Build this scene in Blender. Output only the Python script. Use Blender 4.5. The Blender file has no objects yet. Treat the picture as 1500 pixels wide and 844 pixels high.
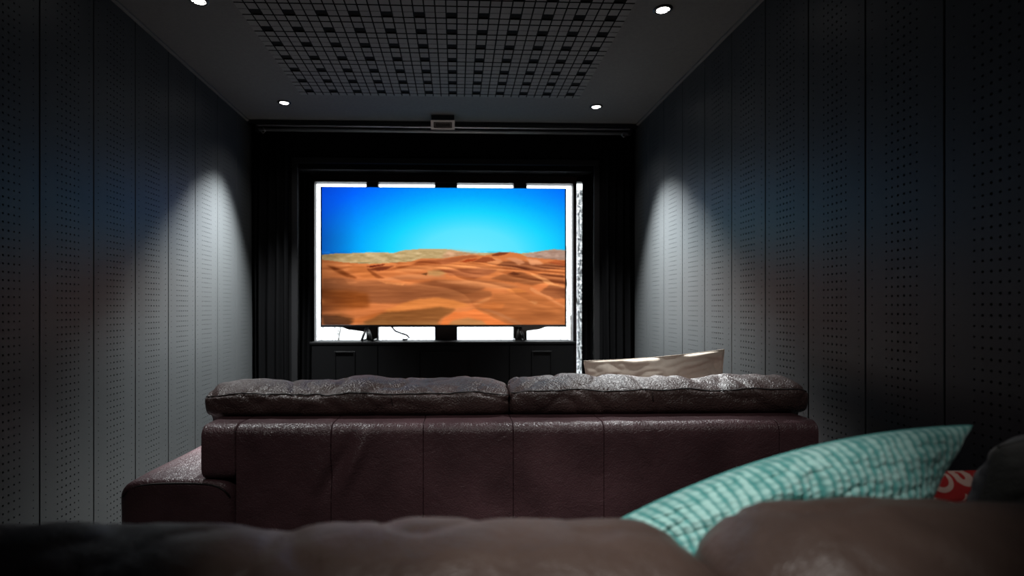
import bpy, bmesh, math, random
import numpy as np
from mathutils import Vector, noise

random.seed(7)
SC = bpy.context.scene
COL = SC.collection
EYE = 1.12
H = 2.54            # ceiling height
XL, XR = -1.58, 1.41
YE = 4.30           # end wall plane

# ------------------------------------------------------------------ camera
TH = math.radians(2.0)
cd = bpy.data.cameras.new('camera')
cam = bpy.data.objects.new('camera', cd); COL.objects.link(cam)
cam.location = (0, 0, EYE)
cam.rotation_euler = (math.radians(90), 0, -TH)
cd.sensor_width = 36.0
cd.lens = 800 / 1500 * 36.0
cd.shift_x = 0.036
cd.shift_y = 0.01867
cd.clip_start = 0.02
cd.dof.use_dof = True
cd.dof.focus_distance = 2.3
cd.dof.aperture_fstop = 2.0
SC.camera = cam

# ------------------------------------------------------------------ world, exposure
SC.view_settings.view_transform = 'Standard'
SC.view_settings.look = 'None'
SC.view_settings.gamma = 1.0
SC.view_settings.use_curve_mapping = False
SC.view_settings.exposure = 0.0
W = bpy.data.worlds.new('overcast_sky'); SC.world = W
W.use_nodes = True
bg = W.node_tree.nodes['Background']
bg.inputs[0].default_value = (0.93, 0.97, 1.0, 1)
bg.inputs[1].default_value = 3.8

SPOT = {'far': 15.0, 'far_beam': 2250.0, 'near': 2.0, 'near_beam': 80.0, 'rear': 42.0, 'seat': 118.0}

def at(px, py, Y):
    """room point on the plane y=Y for a position measured in the 1500x844 photograph"""
    s, c = math.sin(TH), math.cos(TH)
    t = (px - 696) / 800; v = (450 - py) / 800
    k = Y / (c - t * s)
    return Vector(((s + t * c) * k, Y, EYE + v * k))

# ------------------------------------------------------------------ helpers
def link(o, parent=None):
    COL.objects.link(o)
    if parent is not None: o.parent = parent
    return o

def tag(o, label, cat, group=None, kind=None):
    if label: o['label'] = label
    if cat: o['category'] = cat
    if group: o['group'] = group
    if kind: o['kind'] = kind
    return o

def empty(name, loc=(0, 0, 0)):
    o = bpy.data.objects.new(name, None); o.location = loc
    o.empty_display_size = 0.05
    return link(o)

def from_bm(name, bm, mat, parent=None, smooth=False):
    me = bpy.data.meshes.new(name)
    bm.normal_update(); bm.to_mesh(me); bm.free()
    for m in (mat if isinstance(mat, (list, tuple)) else [mat]): me.materials.append(m)
    if smooth:
        for p in me.polygons: p.use_smooth = True
    o = bpy.data.objects.new(name, me)
    link(o)
    if parent is not None:
        o.parent = parent
        # mesh coordinates are given in room space: shift to the parent's origin
        loc = parent.location.copy(); g = parent.parent
        while g is not None: loc += g.location; g = g.parent
        o.location = -loc
    return o

def box(bm, x0, x1, y0, y1, z0, z1, bevel=0.0, seg=2, mi=0):
    vs = [bm.verts.new((x, y, z)) for z in (z0, z1) for y in (y0, y1) for x in (x0, x1)]
    idx = [(0, 2, 3, 1), (4, 5, 7, 6), (0, 1, 5, 4), (2, 6, 7, 3), (0, 4, 6, 2), (1, 3, 7, 5)]
    fs = []
    for i in idx:
        f = bm.faces.new([vs[k] for k in i]); f.material_index = mi; fs.append(f)
    if bevel > 0:
        es = list({e for f in fs for e in f.edges})
        r = bmesh.ops.bevel(bm, geom=es, offset=bevel, segments=seg, profile=0.5, affect='EDGES')
        for f in r['faces']: f.material_index = mi
    return fs

def bx(name, mat, parent, *a, bevel=0.0, seg=2):
    bm = bmesh.new(); box(bm, *a, bevel=bevel, seg=seg)
    return from_bm(name, bm, mat, parent)

def tube(bm, pts, r, n=8, cap=True, mi=0):
    pts = [Vector(p) for p in pts]
    rs = r if isinstance(r, (list, tuple)) else [r] * len(pts)
    rings = []
    up = Vector((0, 0, 1))
    for i, p in enumerate(pts):
        d = (pts[min(i + 1, len(pts) - 1)] - pts[max(i - 1, 0)]).normalized()
        ref = up if abs(d.dot(up)) < 0.95 else Vector((1, 0, 0))
        a = d.cross(ref).normalized(); b = a.cross(d).normalized()
        rings.append([bm.verts.new(p + rs[i] * (math.cos(2 * math.pi * k / n) * a + math.sin(2 * math.pi * k / n) * b)) for k in range(n)])
    for i in range(len(rings) - 1):
        for k in range(n):
            f = bm.faces.new((rings[i][k], rings[i][(k + 1) % n], rings[i + 1][(k + 1) % n], rings[i + 1][k]))
            f.smooth = True; f.material_index = mi
    if cap:
        for rg in (rings[0], rings[-1][::-1]):
            f = bm.faces.new(rg[::-1]); f.material_index = mi

def lathe(bm, prof, c, n=28, mi=0):
    """prof: list of (radius, z) around the vertical axis through c"""
    rings = [[bm.verts.new((c[0] + r * math.cos(2 * math.pi * k / n), c[1] + r * math.sin(2 * math.pi * k / n), c[2] + z)) for k in range(n)] for r, z in prof]
    for i in range(len(rings) - 1):
        for k in range(n):
            f = bm.faces.new((rings[i][k], rings[i][(k + 1) % n], rings[i + 1][(k + 1) % n], rings[i + 1][k]))
            f.smooth = True; f.material_index = mi

def sst(a, b, x):
    t = min(1, max(0, (x - a) / (b - a))); return t * t * (3 - 2 * t)

def interp(x, tab):
    if x <= tab[0][0]: return tab[0][1]
    for (x0, y0), (x1, y1) in zip(tab, tab[1:]):
        if x <= x1:
            t = (x - x0) / (x1 - x0); t = t * t * (3 - 2 * t)
            return y0 + (y1 - y0) * t
    return tab[-1][1]

# ------------------------------------------------------------------ materials
def new_mat(name):
    m = bpy.data.materials.new(name); m.use_nodes = True
    nt = m.node_tree
    return m, nt, nt.nodes['Principled BSDF']

def simple(name, col, rough=0.5, metal=0.0, spec=0.5, noise_scale=None, var=0.15, bump=0.0, bscale=None, sheen=0.0):
    m, nt, p = new_mat(name)
    p.inputs['Base Color'].default_value = (*col, 1)
    p.inputs['Roughness'].default_value = rough
    p.inputs['Metallic'].default_value = metal
    p.inputs['Specular IOR Level'].default_value = spec
    if sheen: p.inputs['Sheen Weight'].default_value = sheen
    tc = nt.nodes.new('ShaderNodeTexCoord')
    if noise_scale:
        n = nt.nodes.new('ShaderNodeTexNoise'); n.inputs['Scale'].default_value = noise_scale
        n.inputs['Detail'].default_value = 5
        nt.links.new(tc.outputs['Object'], n.inputs['Vector'])
        r = nt.nodes.new('ShaderNodeMapRange')
        r.inputs['To Min'].default_value = 1 - var; r.inputs['To Max'].default_value = 1 + var
        nt.links.new(n.outputs['Fac'], r.inputs['Value'])
        mx = nt.nodes.new('ShaderNodeMix'); mx.data_type = 'RGBA'; mx.blend_type = 'MULTIPLY'
        mx.inputs['Factor'].default_value = 1
        mx.inputs['A'].default_value = (*col, 1)
        nt.links.new(r.outputs['Result'], mx.inputs['B'])
        nt.links.new(mx.outputs['Result'], p.inputs['Base Color'])
    if bump:
        n2 = nt.nodes.new('ShaderNodeTexNoise'); n2.inputs['Scale'].default_value = bscale or 200
        n2.inputs['Detail'].default_value = 3
        nt.links.new(tc.outputs['Object'], n2.inputs['Vector'])
        b = nt.nodes.new('ShaderNodeBump'); b.inputs['Strength'].default_value = bump
        b.inputs['Distance'].default_value = 0.002
        nt.links.new(n2.outputs['Fac'], b.inputs['Height'])
        nt.links.new(b.outputs['Normal'], p.inputs['Normal'])
    return m

def leather(name, col, rough, grain=220, gstr=0.5):
    m, nt, p = new_mat(name)
    N = nt.nodes.new; L = nt.links.new
    tc = N('ShaderNodeTexCoord')
    nz = N('ShaderNodeTexNoise'); nz.inputs['Scale'].default_value = 5; nz.inputs['Detail'].default_value = 6
    L(tc.outputs['Object'], nz.inputs['Vector'])
    cr = N('ShaderNodeValToRGB')
    cr.color_ramp.elements[0].position = 0.3; cr.color_ramp.elements[0].color = (*[c * 0.7 for c in col], 1)
    cr.color_ramp.elements[1].position = 0.72; cr.color_ramp.elements[1].color = (*[min(1, c * 1.3) for c in col], 1)
    L(nz.outputs['Fac'], cr.inputs['Fac']); L(cr.outputs['Color'], p.inputs['Base Color'])
    rr = N('ShaderNodeMapRange'); rr.inputs['To Min'].default_value = rough - 0.08; rr.inputs['To Max'].default_value = rough + 0.1
    L(nz.outputs['Fac'], rr.inputs['Value']); L(rr.outputs['Result'], p.inputs['Roughness'])
    vo = N('ShaderNodeTexVoronoi'); vo.inputs['Scale'].default_value = grain
    nw = N('ShaderNodeTexNoise'); nw.inputs['Scale'].default_value = 40; nw.inputs['Detail'].default_value = 2
    L(tc.outputs['Object'], nw.inputs['Vector'])
    mxv = N('ShaderNodeMix'); mxv.data_type = 'VECTOR'; mxv.inputs['Factor'].default_value = 0.03
    L(tc.outputs['Object'], mxv.inputs['A']); L(nw.outputs['Color'], mxv.inputs['B'])
    L(mxv.outputs['Result'], vo.inputs['Vector'])
    b = N('ShaderNodeBump'); b.inputs['Strength'].default_value = gstr; b.inputs['Distance'].default_value = 0.0032
    b.invert = True
    L(vo.outputs['Distance'], b.inputs['Height'])
    b2 = N('ShaderNodeBump'); b2.inputs['Strength'].default_value = 0.35; b2.inputs['Distance'].default_value = 0.01
    n3 = N('ShaderNodeTexNoise'); n3.inputs['Scale'].default_value = 16; n3.inputs['Detail'].default_value = 4
    n3.inputs['Distortion'].default_value = 1.2
    L(tc.outputs['Object'], n3.inputs['Vector']); L(n3.outputs['Fac'], b2.inputs['Height'])
    L(b2.outputs['Normal'], b.inputs['Normal']); L(b.outputs['Normal'], p.inputs['Normal'])
    return m

M_panel = simple('charcoal_board', (0.034, 0.0365, 0.038), 0.42, spec=0.30, noise_scale=9, var=0.06, bump=0.12, bscale=320)
M_hole = simple('black_hole_backing', (0.004, 0.004, 0.004), 0.9, spec=0.1)
M_slot_shade = simple('painted_slot_shade', (0.003, 0.003, 0.003), 0.95, spec=0.02)  # groove shade put into the colour of the ceiling block sides
M_gap = simple('black_batten', (0.006, 0.006, 0.006), 0.9, spec=0.1)
M_ceil = simple('grey_ceiling_fabric', (0.108, 0.106, 0.102), 0.85, spec=0.2, noise_scale=60, var=0.18, bump=0.5, bscale=180)
M_tile = simple('grey_acoustic_block', (0.135, 0.131, 0.126), 0.8, spec=0.25, noise_scale=30, var=0.12, bump=0.3, bscale=150)
M_blackwall = simple('black_paint', (0.0025, 0.0025, 0.0027), 0.9, spec=0.03, noise_scale=12, var=0.2)
M_trim = simple('dark_grey_casing', (0.005, 0.005, 0.0055), 0.6, spec=0.12, noise_scale=20, var=0.1)
M_brown = simple('dark_brown_window_wood', (0.022, 0.010, 0.008), 0.5, noise_scale=22, var=0.3, bump=0.2, bscale=60)
M_cab = simple('black_lacquered_wood', (0.0015, 0.0015, 0.0017), 0.55, spec=0.06, noise_scale=15, var=0.2)
M_curtain = simple('black_curtain_velvet', (0.0018, 0.0018, 0.002), 0.95, spec=0.02, noise_scale=80, var=0.2, bump=0.3, bscale=300)
M_sheer = simple('white_lace', (0.75, 0.77, 0.78), 0.8, noise_scale=70, var=0.4, bump=0.5, bscale=90)
nt = M_sheer.node_tree; pb = nt.nodes['Principled BSDF']; out = nt.nodes['Material Output']
t_ = nt.nodes.new('ShaderNodeBsdfTranslucent'); t_.inputs[0].default_value = (.8, .82, .84, 1)
h_ = nt.nodes.new('ShaderNodeBsdfTransparent'); a_ = nt.nodes.new('ShaderNodeMixShader'); b_ = nt.nodes.new('ShaderNodeMixShader')
nz_ = nt.nodes.new('ShaderNodeTexNoise'); nz_.inputs['Scale'].default_value = 55; nz_.inputs['Detail'].default_value = 4
tc_ = nt.nodes.new('ShaderNodeTexCoord'); nt.links.new(tc_.outputs['Object'], nz_.inputs['Vector'])
rm_ = nt.nodes.new('ShaderNodeMapRange'); rm_.inputs['From Min'].default_value = .42; rm_.inputs['From Max'].default_value = .58; rm_.inputs['To Max'].default_value = .6
nt.links.new(nz_.outputs['Fac'], rm_.inputs['Value']); nt.links.new(rm_.outputs['Result'], b_.inputs[0])
a_.inputs[0].default_value = .6; nt.links.new(pb.outputs[0], a_.inputs[1]); nt.links.new(t_.outputs[0], a_.inputs[2])
nt.links.new(a_.outputs[0], b_.inputs[1]); nt.links.new(h_.outputs[0], b_.inputs[2]); nt.links.new(b_.outputs[0], out.inputs[0])
M_steel = simple('brushed_steel', (0.60, 0.61, 0.63), 0.38, metal=0.8, noise_scale=60, var=0.1)
M_silver = simple('silver_bezel', (0.65, 0.64, 0.62), 0.4, metal=0.25, noise_scale=40, var=0.05)
M_blackp = simple('black_plastic', (0.006, 0.006, 0.007), 0.35, noise_scale=40, var=0.1)
M_carpet = simple('dark_carpet', (0.05, 0.048, 0.046), 0.95, spec=0.05, noise_scale=120, var=0.4, bump=0.8, bscale=400)
M_leather = leather('burgundy_leather', (0.085, 0.042, 0.048), 0.36, 190, 0.45)
M_cushl = leather('dark_brown_leather', (0.062, 0.036, 0.033), 0.42, 140, 0.8)
M_nearl = leather('worn_brown_leather', (0.092, 0.060, 0.049), 0.42, 240, 0.25)
M_stitch = simple('dark_leather_welt', (0.008, 0.004, 0.004), 0.6, noise_scale=60, var=0.2)
M_teal = simple('teal_chenille', (0.26, 0.66, 0.62), 0.85, spec=0.15, noise_scale=45, var=0.22, bump=0.6, bscale=260, sheen=0.3)
nt = M_teal.node_tree; pb = nt.nodes['Principled BSDF']
at_ = nt.nodes.new('ShaderNodeAttribute'); at_.attribute_name = 'pile'
cr = nt.nodes.new('ShaderNodeValToRGB')      # dark backing cloth between lighter chenille rows
cr.color_ramp.elements[0].position = .25; cr.color_ramp.elements[0].color = (0.10, 0.38, 0.36, 1)
cr.color_ramp.elements[1].position = .95; cr.color_ramp.elements[1].color = (0.48, 0.80, 0.76, 1)
nt.links.new(at_.outputs['Fac'], cr.inputs['Fac']); nt.links.new(cr.outputs['Color'], pb.inputs['Base Color'])
M_linen = simple('beige_linen', (0.62, 0.53, 0.45), 0.9, spec=0.1, noise_scale=60, var=0.12, bump=0.5, bscale=400)
M_greyf = simple('grey_fleece', (0.13, 0.13, 0.128), 0.95, spec=0.05, noise_scale=50, var=0.25, bump=0.8, bscale=220, sheen=0.3)
M_snow = simple('snow', (0.86, 0.88, 0.9), 0.8, noise_scale=2, var=0.06)
M_bark = simple('grey_brown_bark', (0.07, 0.06, 0.045), 0.9, noise_scale=20, var=0.3)
M_bush = simple('olive_twigs', (0.10, 0.10, 0.03), 0.9, noise_scale=20, var=0.3)
M_stone = simple('tan_stone', (0.20, 0.14, 0.085), 0.9, noise_scale=8, var=0.3)

mg, nt, p = new_mat('window_glass')
nt.nodes.remove(p)
tr = nt.nodes.new('ShaderNodeBsdfTransparent'); tr.inputs[0].default_value = (0.97, 0.98, 0.98, 1)
gl = nt.nodes.new('ShaderNodeBsdfGlossy'); gl.inputs['Roughness'].default_value = 0.02
fr = nt.nodes.new('ShaderNodeFresnel'); mx = nt.nodes.new('ShaderNodeMixShader')
nt.links.new(fr.outputs[0], mx.inputs[0]); nt.links.new(tr.outputs[0], mx.inputs[1]); nt.links.new(gl.outputs[0], mx.inputs[2])
nt.links.new(mx.outputs[0], nt.nodes['Material Output'].inputs[0])
M_glass = mg

mb, nt, p = new_mat('downlight_bulb')
p.inputs['Base Color'].default_value = (0.9, 0.9, 0.9, 1)
p.inputs['Emission Color'].default_value = (1.0, 0.98, 0.95, 1); p.inputs['Emission Strength'].default_value = 9
M_bulb = mb

# red cloth printed with white rings
mr, nt, p = new_mat('red_ring_print')
N = nt.nodes.new; L = nt.links.new
tc = N('ShaderNodeTexCoord'); vo = N('ShaderNodeTexVoronoi'); vo.inputs['Scale'].default_value = 17
vo.inputs['Randomness'].default_value = 0.25
L(tc.outputs['Object'], vo.inputs['Vector'])
ml = N('ShaderNodeMath'); ml.operation = 'MULTIPLY'; ml.inputs[1].default_value = 17; L(vo.outputs['Distance'], ml.inputs[0])
sn = N('ShaderNodeMath'); sn.operation = 'SINE'; L(ml.outputs[0], sn.inputs[0])
gt = N('ShaderNodeMath'); gt.operation = 'GREATER_THAN'; gt.inputs[1].default_value = 0.35; L(sn.outputs[0], gt.inputs[0])
mc = N('ShaderNodeMix'); mc.data_type = 'RGBA'; mc.inputs['A'].default_value = (0.42, 0.018, 0.018, 1); mc.inputs['B'].default_value = (0.62, 0.42, 0.36, 1)
L(gt.outputs[0], mc.inputs['Factor']); L(mc.outputs['Result'], p.inputs['Base Color']); p.inputs['Roughness'].default_value = 0.9
M_red = mr

# ------------------------------------------------------------------ structure
def struct(name, o):
    o['kind'] = 'structure'; o.name = name; return o

struct('floor', bx('floor', M_carpet, None, XL - .1, XR + .1, -2.6, 5.0, -0.1, 0.0))
ceil = struct('ceiling', bx('ceiling', M_ceil, None, XL - .1, XR + .1, -2.6, YE + .5, H, H + 0.12))
struct('wall_back', bx('wall_back', M_blackwall, None, XL - .1, XR + .1, -2.7, -2.6, 0, H))

def panel_mesh(w, z1, name):
    """perforated acoustic board lying in the YZ plane, face towards +x, y from 0 to w"""
    bm = bmesh.new()
    t = 0.016; hd = 0.007; pitch = 0.0292
    cols = [(0.10, .0025), (0.30, .0034), (0.378, .0038), (0.456, .0042), (0.534, .0042), (0.612, .0038), (0.69, .0034), (0.90, .0025)]
    cx = [c * w for c, r in cols]
    e = 0.004
    bounds = [e] + [(a + b) / 2 for a, b in zip(cx, cx[1:])] + [w - e]
    nz = int((z1 - 0.06) / pitch); z0 = 0.03
    O = [(-1, -1), (0, -1), (1, -1), (1, 0), (1, 1), (0, 1), (-1, 1), (-1, 0)]
    for ci, (c, r) in enumerate(cols):
        a0, a1, yc = bounds[ci], bounds[ci + 1], cx[ci]
        for k in range(nz):
            zc = z0 + (k + .5) * pitch
            out = []
            for sx, sz in O:
                y = a0 if sx < 0 else a1 if sx > 0 else yc
                out.append(bm.verts.new((t, y, zc + sz * pitch / 2)))
            ring = []; deep = []
            for i in range(8):
                an = math.radians(-135 + 45 * i)
                ring.append(bm.verts.new((t, yc + r * math.cos(an), zc + r * math.sin(an))))
                deep.append(bm.verts.new((t - hd, yc + r * math.cos(an), zc + r * math.sin(an))))
            for i in range(8):
                j = (i + 1) % 8
                bm.faces.new((out[i], out[j], ring[j], ring[i]))
                bm.faces.new((ring[i], ring[j], deep[j], deep[i]))
            f = bm.faces.new(deep); f.material_index = 1
    def quad(*p): bm.faces.new([bm.verts.new(q) for q in p])
    za, zb = z0, z0 + nz * pitch
    b = 0.002
    quad((t, e, b), (t, w - e, b), (t, w - e, za), (t, e, za))
    quad((t, e, zb), (t, w - e, zb), (t, w - e, z1 - b), (t, e, z1 - b))
    # chamfer and sides
    for y, yo in ((e, e - b), (w - e, w - e + b)):
        quad((t, y, b), (t, y, z1 - b), (t - b, yo, z1 - b), (t - b, yo, b))
        quad((t - b, yo, b), (t - b, yo, z1 - b), (0, yo, z1 - b), (0, yo, b))
    bmesh.ops.recalc_face_normals(bm, faces=bm.faces[:])
    me = bpy.data.meshes.new(name)
    bm.to_mesh(me); bm.free()
    me.materials.append(M_panel); me.materials.append(M_hole)
    return me

def side_wall(name, X, sgn, phase, pitch, mirror):
    w = bx(name, M_gap, None, X - .1 if sgn > 0 else X, X if sgn > 0 else X + .1, -2.6, YE, 0, H)
    w['kind'] = 'structure'
    me = panel_mesh(pitch, H - 0.004, 'wall_panel')
    k = -14
    while True:
        y0 = phase + k * pitch; k += 1
        if y0 < -2.6: continue
        if y0 + pitch > YE + 0.02: break
        o = bpy.data.objects.new('wall_panel', me)
        o.location = (X, y0, 0.002)
        if mirror:
            o.rotation_euler = (0, 0, math.pi); o.location = (X, y0 + pitch, 0.002)
        link(o, w)
    return w
side_wall('wall_left', XL - 0.016, 1, 2.13, 0.3095, False)
side_wall('wall_right', XR + 0.016, -1, 1.53, 0.3045, True)

# end wall with its opening
OX0, OX1, OZ = -1.265, 1.125, 2.24
ew = empty('wall_end', (0, YE, 0)); ew['kind'] = 'structure'
bm = bmesh.new()
box(bm, XL - .1, OX0, YE, YE + .5, 0, H)
box(bm, OX1, XR + .1, YE, YE + .5, 0, H)
box(bm, OX0, OX1, YE, YE + .5, OZ, H)
from_bm('wall_face', bm, M_blackwall, ew)
bm = bmesh.new()
box(bm, OX0 - .012, OX0 + .035, YE - .018, YE, 0, OZ, .004)
box(bm, OX1 - .035, OX1 + .012, YE - .018, YE, 0, OZ, .004)
box(bm, OX0 - .012, OX1 + .012, YE - .0185, YE, OZ, OZ + .045, .004)
bx('pelmet', M_blackwall, ew, OX0, OX1, YE + .02, YE + .06, at(650, 249.5, YE + .02).z, OZ + .01)
t1 = from_bm('trim_1', bm, M_trim); t1['kind'] = 'structure'
for nm, xx in (('trim_2', XL + .006), ('trim_3', XR - .006)):
    bm = bmesh.new(); box(bm, xx - .012, xx + .012, -2.6, YE - .01, H - .014, H - .001, .003)
    struct(nm, from_bm(nm, bm, M_ceil))

# window: jambs, header, mullions, four panes
YW = 4.70
win = empty('window_1', (0, YW, 0)); win['kind'] = 'structure'
def wx(px): return at(px, 300, YW).x
def wz(py): return at(650, py, YW).z
zt, zb = wz(269.5), 0.62
bars = [wx(462), wx(537), wx(554.5), wx(637), wx(670), wx(752), wx(771.5), wx(838.5), wx(844)]
bx('jamb', M_brown, win, OX0 + .002, bars[0], YW - .03, YW + .05, 0.0, OZ - .002, bevel=.004)
bx('jamb', M_brown, win, bars[7], bars[8], YW - .03, YW + .05, 0.0, OZ - .002, bevel=.004)
for a, b in ((1, 2), (3, 4), (5, 6)):
    bx('mullion', M_brown, win, bars[a], bars[b], YW - .025, YW + .045, zb, zt, bevel=.006)
bx('header', M_brown, win, bars[0], bars[7], YW - .05, YW + .05, zt, wz(251), bevel=.005)
bx('header_moulding', M_trim, win, bars[0] - .01, bars[7] + .0, YW - .065, YW + .04, wz(251), wz(248.5), bevel=.003)
bx('sill', M_brown, win, bars[0], bars[7], YW - .03, YW + .05, zb - .08, zb, bevel=.005)
bx('apron', M_blackwall, win, bars[0], bars[7], YW - .01, YW + .04, 0, zb - .08)
for a, b in ((0, 1), (2, 3), (4, 5), (6, 7)):
    bx('pane', M_glass, win, bars[a], bars[b], YW + .005, YW + .011, zb, zt)
bx('opening_top', M_blackwall, win, OX0 + .002, OX1 - .002, YW + .0, YW + .05, wz(248), OZ - .001)
# narrow full height sidelight right of the window
sl = empty('window_2', (bars[8], YW, 0)); sl['kind'] = 'structure'
xs1 = wx(857)
bx('pane', M_glass, sl, bars[8], xs1, YW + .005, YW + .011, 0.02, wz(266))
bx('jamb', M_trim, sl, xs1, OX1 - .002, YW - .03, YW + .05, 0, wz(266), bevel=.003)
bx('header', M_trim, sl, bars[8], OX1 - .002, YW - .03, YW + .05, wz(266), wz(248.3), bevel=.003)

# outside
g = bpy.data.meshes.new('snowy_ground')
bm = bmesh.new()
nx, ny = 40, 30
gv = [[bm.verts.new((-14 + 28 * i / nx, 4.95 + 22 * j / ny, -0.35 + 0.10 * noise.noise(Vector((i * .35, j * .35, 0))) + .03 * j)) for i in range(nx + 1)] for j in range(ny + 1)]
for j in range(ny):
    for i in range(nx): bm.faces.new((gv[j][i], gv[j][i + 1], gv[j + 1][i + 1], gv[j + 1][i]))
go = from_bm('snowy_ground', bm, M_snow, smooth=True); go['kind'] = 'structure'

def shrub(name, x, y, z, h, n, mat, seed, spread, label):
    rnd = random.Random(seed)
    root = empty(name, (x, y, z)); tag(root, label, 'shrub', 'bare shrubs outside the window')
    for i in range(n):
        a = rnd.uniform(0, 2 * math.pi); s = rnd.uniform(.2, 1) * spread
        top = Vector((x + s * math.cos(a), y + s * math.sin(a), z + h * rnd.uniform(.7, 1)))
        base = Vector((x + .04 * math.cos(a), y + .04 * math.sin(a), z - .12))
        mid = (base + top) / 2 + Vector((rnd.uniform(-.08, .08), 0, .05))
        bm = bmesh.new(); tube(bm, [base, mid, top], [.009, .006, .003], 5)
        from_bm('stem', bm, mat, root)
        for q in range(3):
            t0 = mid.lerp(top, rnd.random())
            bm2 = bmesh.new(); tube(bm2, [t0, t0 + Vector((rnd.uniform(-.22, .22), rnd.uniform(-.2, .2), rnd.uniform(.08, .28)))], [.004, .002], 4)
            from_bm('twig', bm2, mat, root)
shrub('bare_shrub', -0.55, 7.2, -0.3, 1.25, 9, M_bark, 3, .75, 'bare brown shrub seen under the left half of the television')
shrub('bare_shrub', -0.15, 6.4, -0.3, 1.15, 6, M_bush, 5, .35, 'bare olive shrub outside, just left of the centre mullion')
shrub('bare_shrub', 0.40, 7.6, -0.3, 1.2, 6, M_bush, 8, .4, 'bare olive shrub seen under the right half of the television')
shrub('bare_shrub', -1.75, 6.8, -0.3, 2.1, 8, M_bark, 11, .5, 'tall bare shrub outside the left edge of the window')
shrub('bare_shrub', 1.62, 7.4, -0.3, 2.6, 7, M_bark, 14, .5, 'tall bare shrub outside the right edge of the window')
gw = empty('garden_wall', (1.3, 8.9, -0.3)); tag(gw, 'low tan stone garden wall under the right corner of the television', 'wall')
rnd = random.Random(4)
for r in range(5):
    x = 1.15 + (r % 2) * .06
    while x < 1.5:
        w_ = rnd.uniform(.14, .24)
        bx('stone', M_stone, gw, x, x + w_ - .015, 8.8 + rnd.uniform(0, .02), 9.0, -.4 + r * .2, -.4 + r * .2 + .185, bevel=.012, seg=1)
        x += w_

# ------------------------------------------------------------------ acoustic block grid on the ceiling
PX, PY = 0.0519, 0.0528
GX0 = -1.034; GY1 = 3.675
ap = empty('acoustic_ceiling_panel', (-0.1, 3.0, H))
tag(ap, 'grey acoustic ceiling panel of small square blocks with dark square holes', 'ceiling panel')
NR = 46
bx('backing', M_gap, ap, GX0, GX0 + 36 * PX, GY1 - NR * PY, GY1, H - .0022, H - .0002)
GA = .0034
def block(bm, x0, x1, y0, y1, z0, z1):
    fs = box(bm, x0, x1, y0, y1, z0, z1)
    for i in (2, 3, 4, 5): fs[i].material_index = 1     # block sides painted black, standing in for the shade in the saw cuts
tms = []
for k in range(2):
    bm = bmesh.new()
    block(bm, -PX / 2 + GA, PX / 2 - GA, -PY / 2 + .0014, PY / 2 - (.0014 if k == 0 else .0075), -.009, -.001)
    m_ = bpy.data.meshes.new('acoustic_block'); bm.to_mesh(m_); bm.free(); m_.materials.append(M_tile); m_.materials.append(M_slot_shade); tms.append(m_)
stuff = bmesh.new(); cnt = 0
# rows counted from the far edge; the ones that show largest are the nearest still in view
near_row = int((GY1 - 2.50) / PY)
order = [r for r in range(near_row, -1, -1)] + list(range(near_row + 1, NR))
for r in order:
    for c in range(36):
        if r % 3 == 1 and c % 3 == 1: continue
        x = GX0 + (c + .5) * PX; y = GY1 - (r + .5) * PY
        # uneven joints: wide on the far side of the hole rows and of the row before, thin on the near side
        wide = 0 if r % 3 == 2 else 1
        if cnt < 300:
            o = bpy.data.objects.new('acoustic_block', tms[wide]); link(o, ap)
            o.location = Vector((x, y, H)) - ap.location; cnt += 1
        else:
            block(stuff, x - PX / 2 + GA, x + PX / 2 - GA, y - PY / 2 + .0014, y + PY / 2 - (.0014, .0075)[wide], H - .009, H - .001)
so = from_bm('acoustic_block_field', stuff, [M_tile, M_slot_shade], ap); so['kind'] = 'stuff'

# ------------------------------------------------------------------ downlights
def downlight(x, y, power, beam, label):
    r = empty('downlight', (x, y, H))
    tag(r, label, 'ceiling light', 'recessed downlights')
    bm = bmesh.new()
    lathe(bm, [(.031, -.001), (.031, -.006), (.036, -.009), (.044, -.006), (.0455, -.0005)], (x, y, H))
    from_bm('trim_ring', bm, M_blackp, r)
    bm = bmesh.new()
    n = 28
    c0 = bm.verts.new((x, y, H - .0075))
    rg = [bm.verts.new((x + .0305 * math.cos(2 * math.pi * k / n), y + .0305 * math.sin(2 * math.pi * k / n), H - .004)) for k in range(n)]
    for k in range(n): bm.faces.new((c0, rg[(k + 1) % n], rg[k]))
    from_bm('bulb', bm, M_bulb, r, smooth=True)
    for s in (-1, 1):
        bm = bmesh.new(); tube(bm, [(x + s * .031, y + .004, H - .008), (x + s * .016, y - .004, H - .0095)], .0022, 6)
        from_bm('retaining_clip', bm, M_blackp, r)
    ld = bpy.data.lights.new('spot_lamp', 'SPOT'); ld.energy = power
    ld.spot_size = math.radians(112); ld.spot_blend = 0.9; ld.shadow_soft_size = 0.03
    ld.color = (1.0, 0.98, 0.95)
    lo = bpy.data.objects.new('spot_lamp', ld); link(lo, r); lo.location = (0, 0, -.02)
    if beam:        # the reflector's narrow beam inside its wide flood
        lb = bpy.data.lights.new('downlight_beam', 'SPOT'); lb.energy = beam
        lb.spot_size = math.radians(75 if y > 3 else 50); lb.spot_blend = 1.0; lb.shadow_soft_size = 0.03; lb.color = (0.96, 1.0, 1.0)
        lo = bpy.data.objects.new('downlight_beam', lb); link(lo, r); lo.location = (0, 0, -.021)
        lo.rotation_euler = (Vector((0, -.19 if x < 0 else -.24, -1)) if y > 3 else Vector((.42 if x < 0 else -.3, -.34, -1))).to_track_quat('-Z', 'Y').to_euler()
downlight(-1.19, 3.83, SPOT['far'], SPOT['far_beam'], 'small bright recessed downlight, far left of the ceiling near the curtain rail')
downlight(0.99, 3.83, SPOT['far'], SPOT['far_beam'], 'small bright recessed downlight, far right of the ceiling near the curtain rail')
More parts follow.
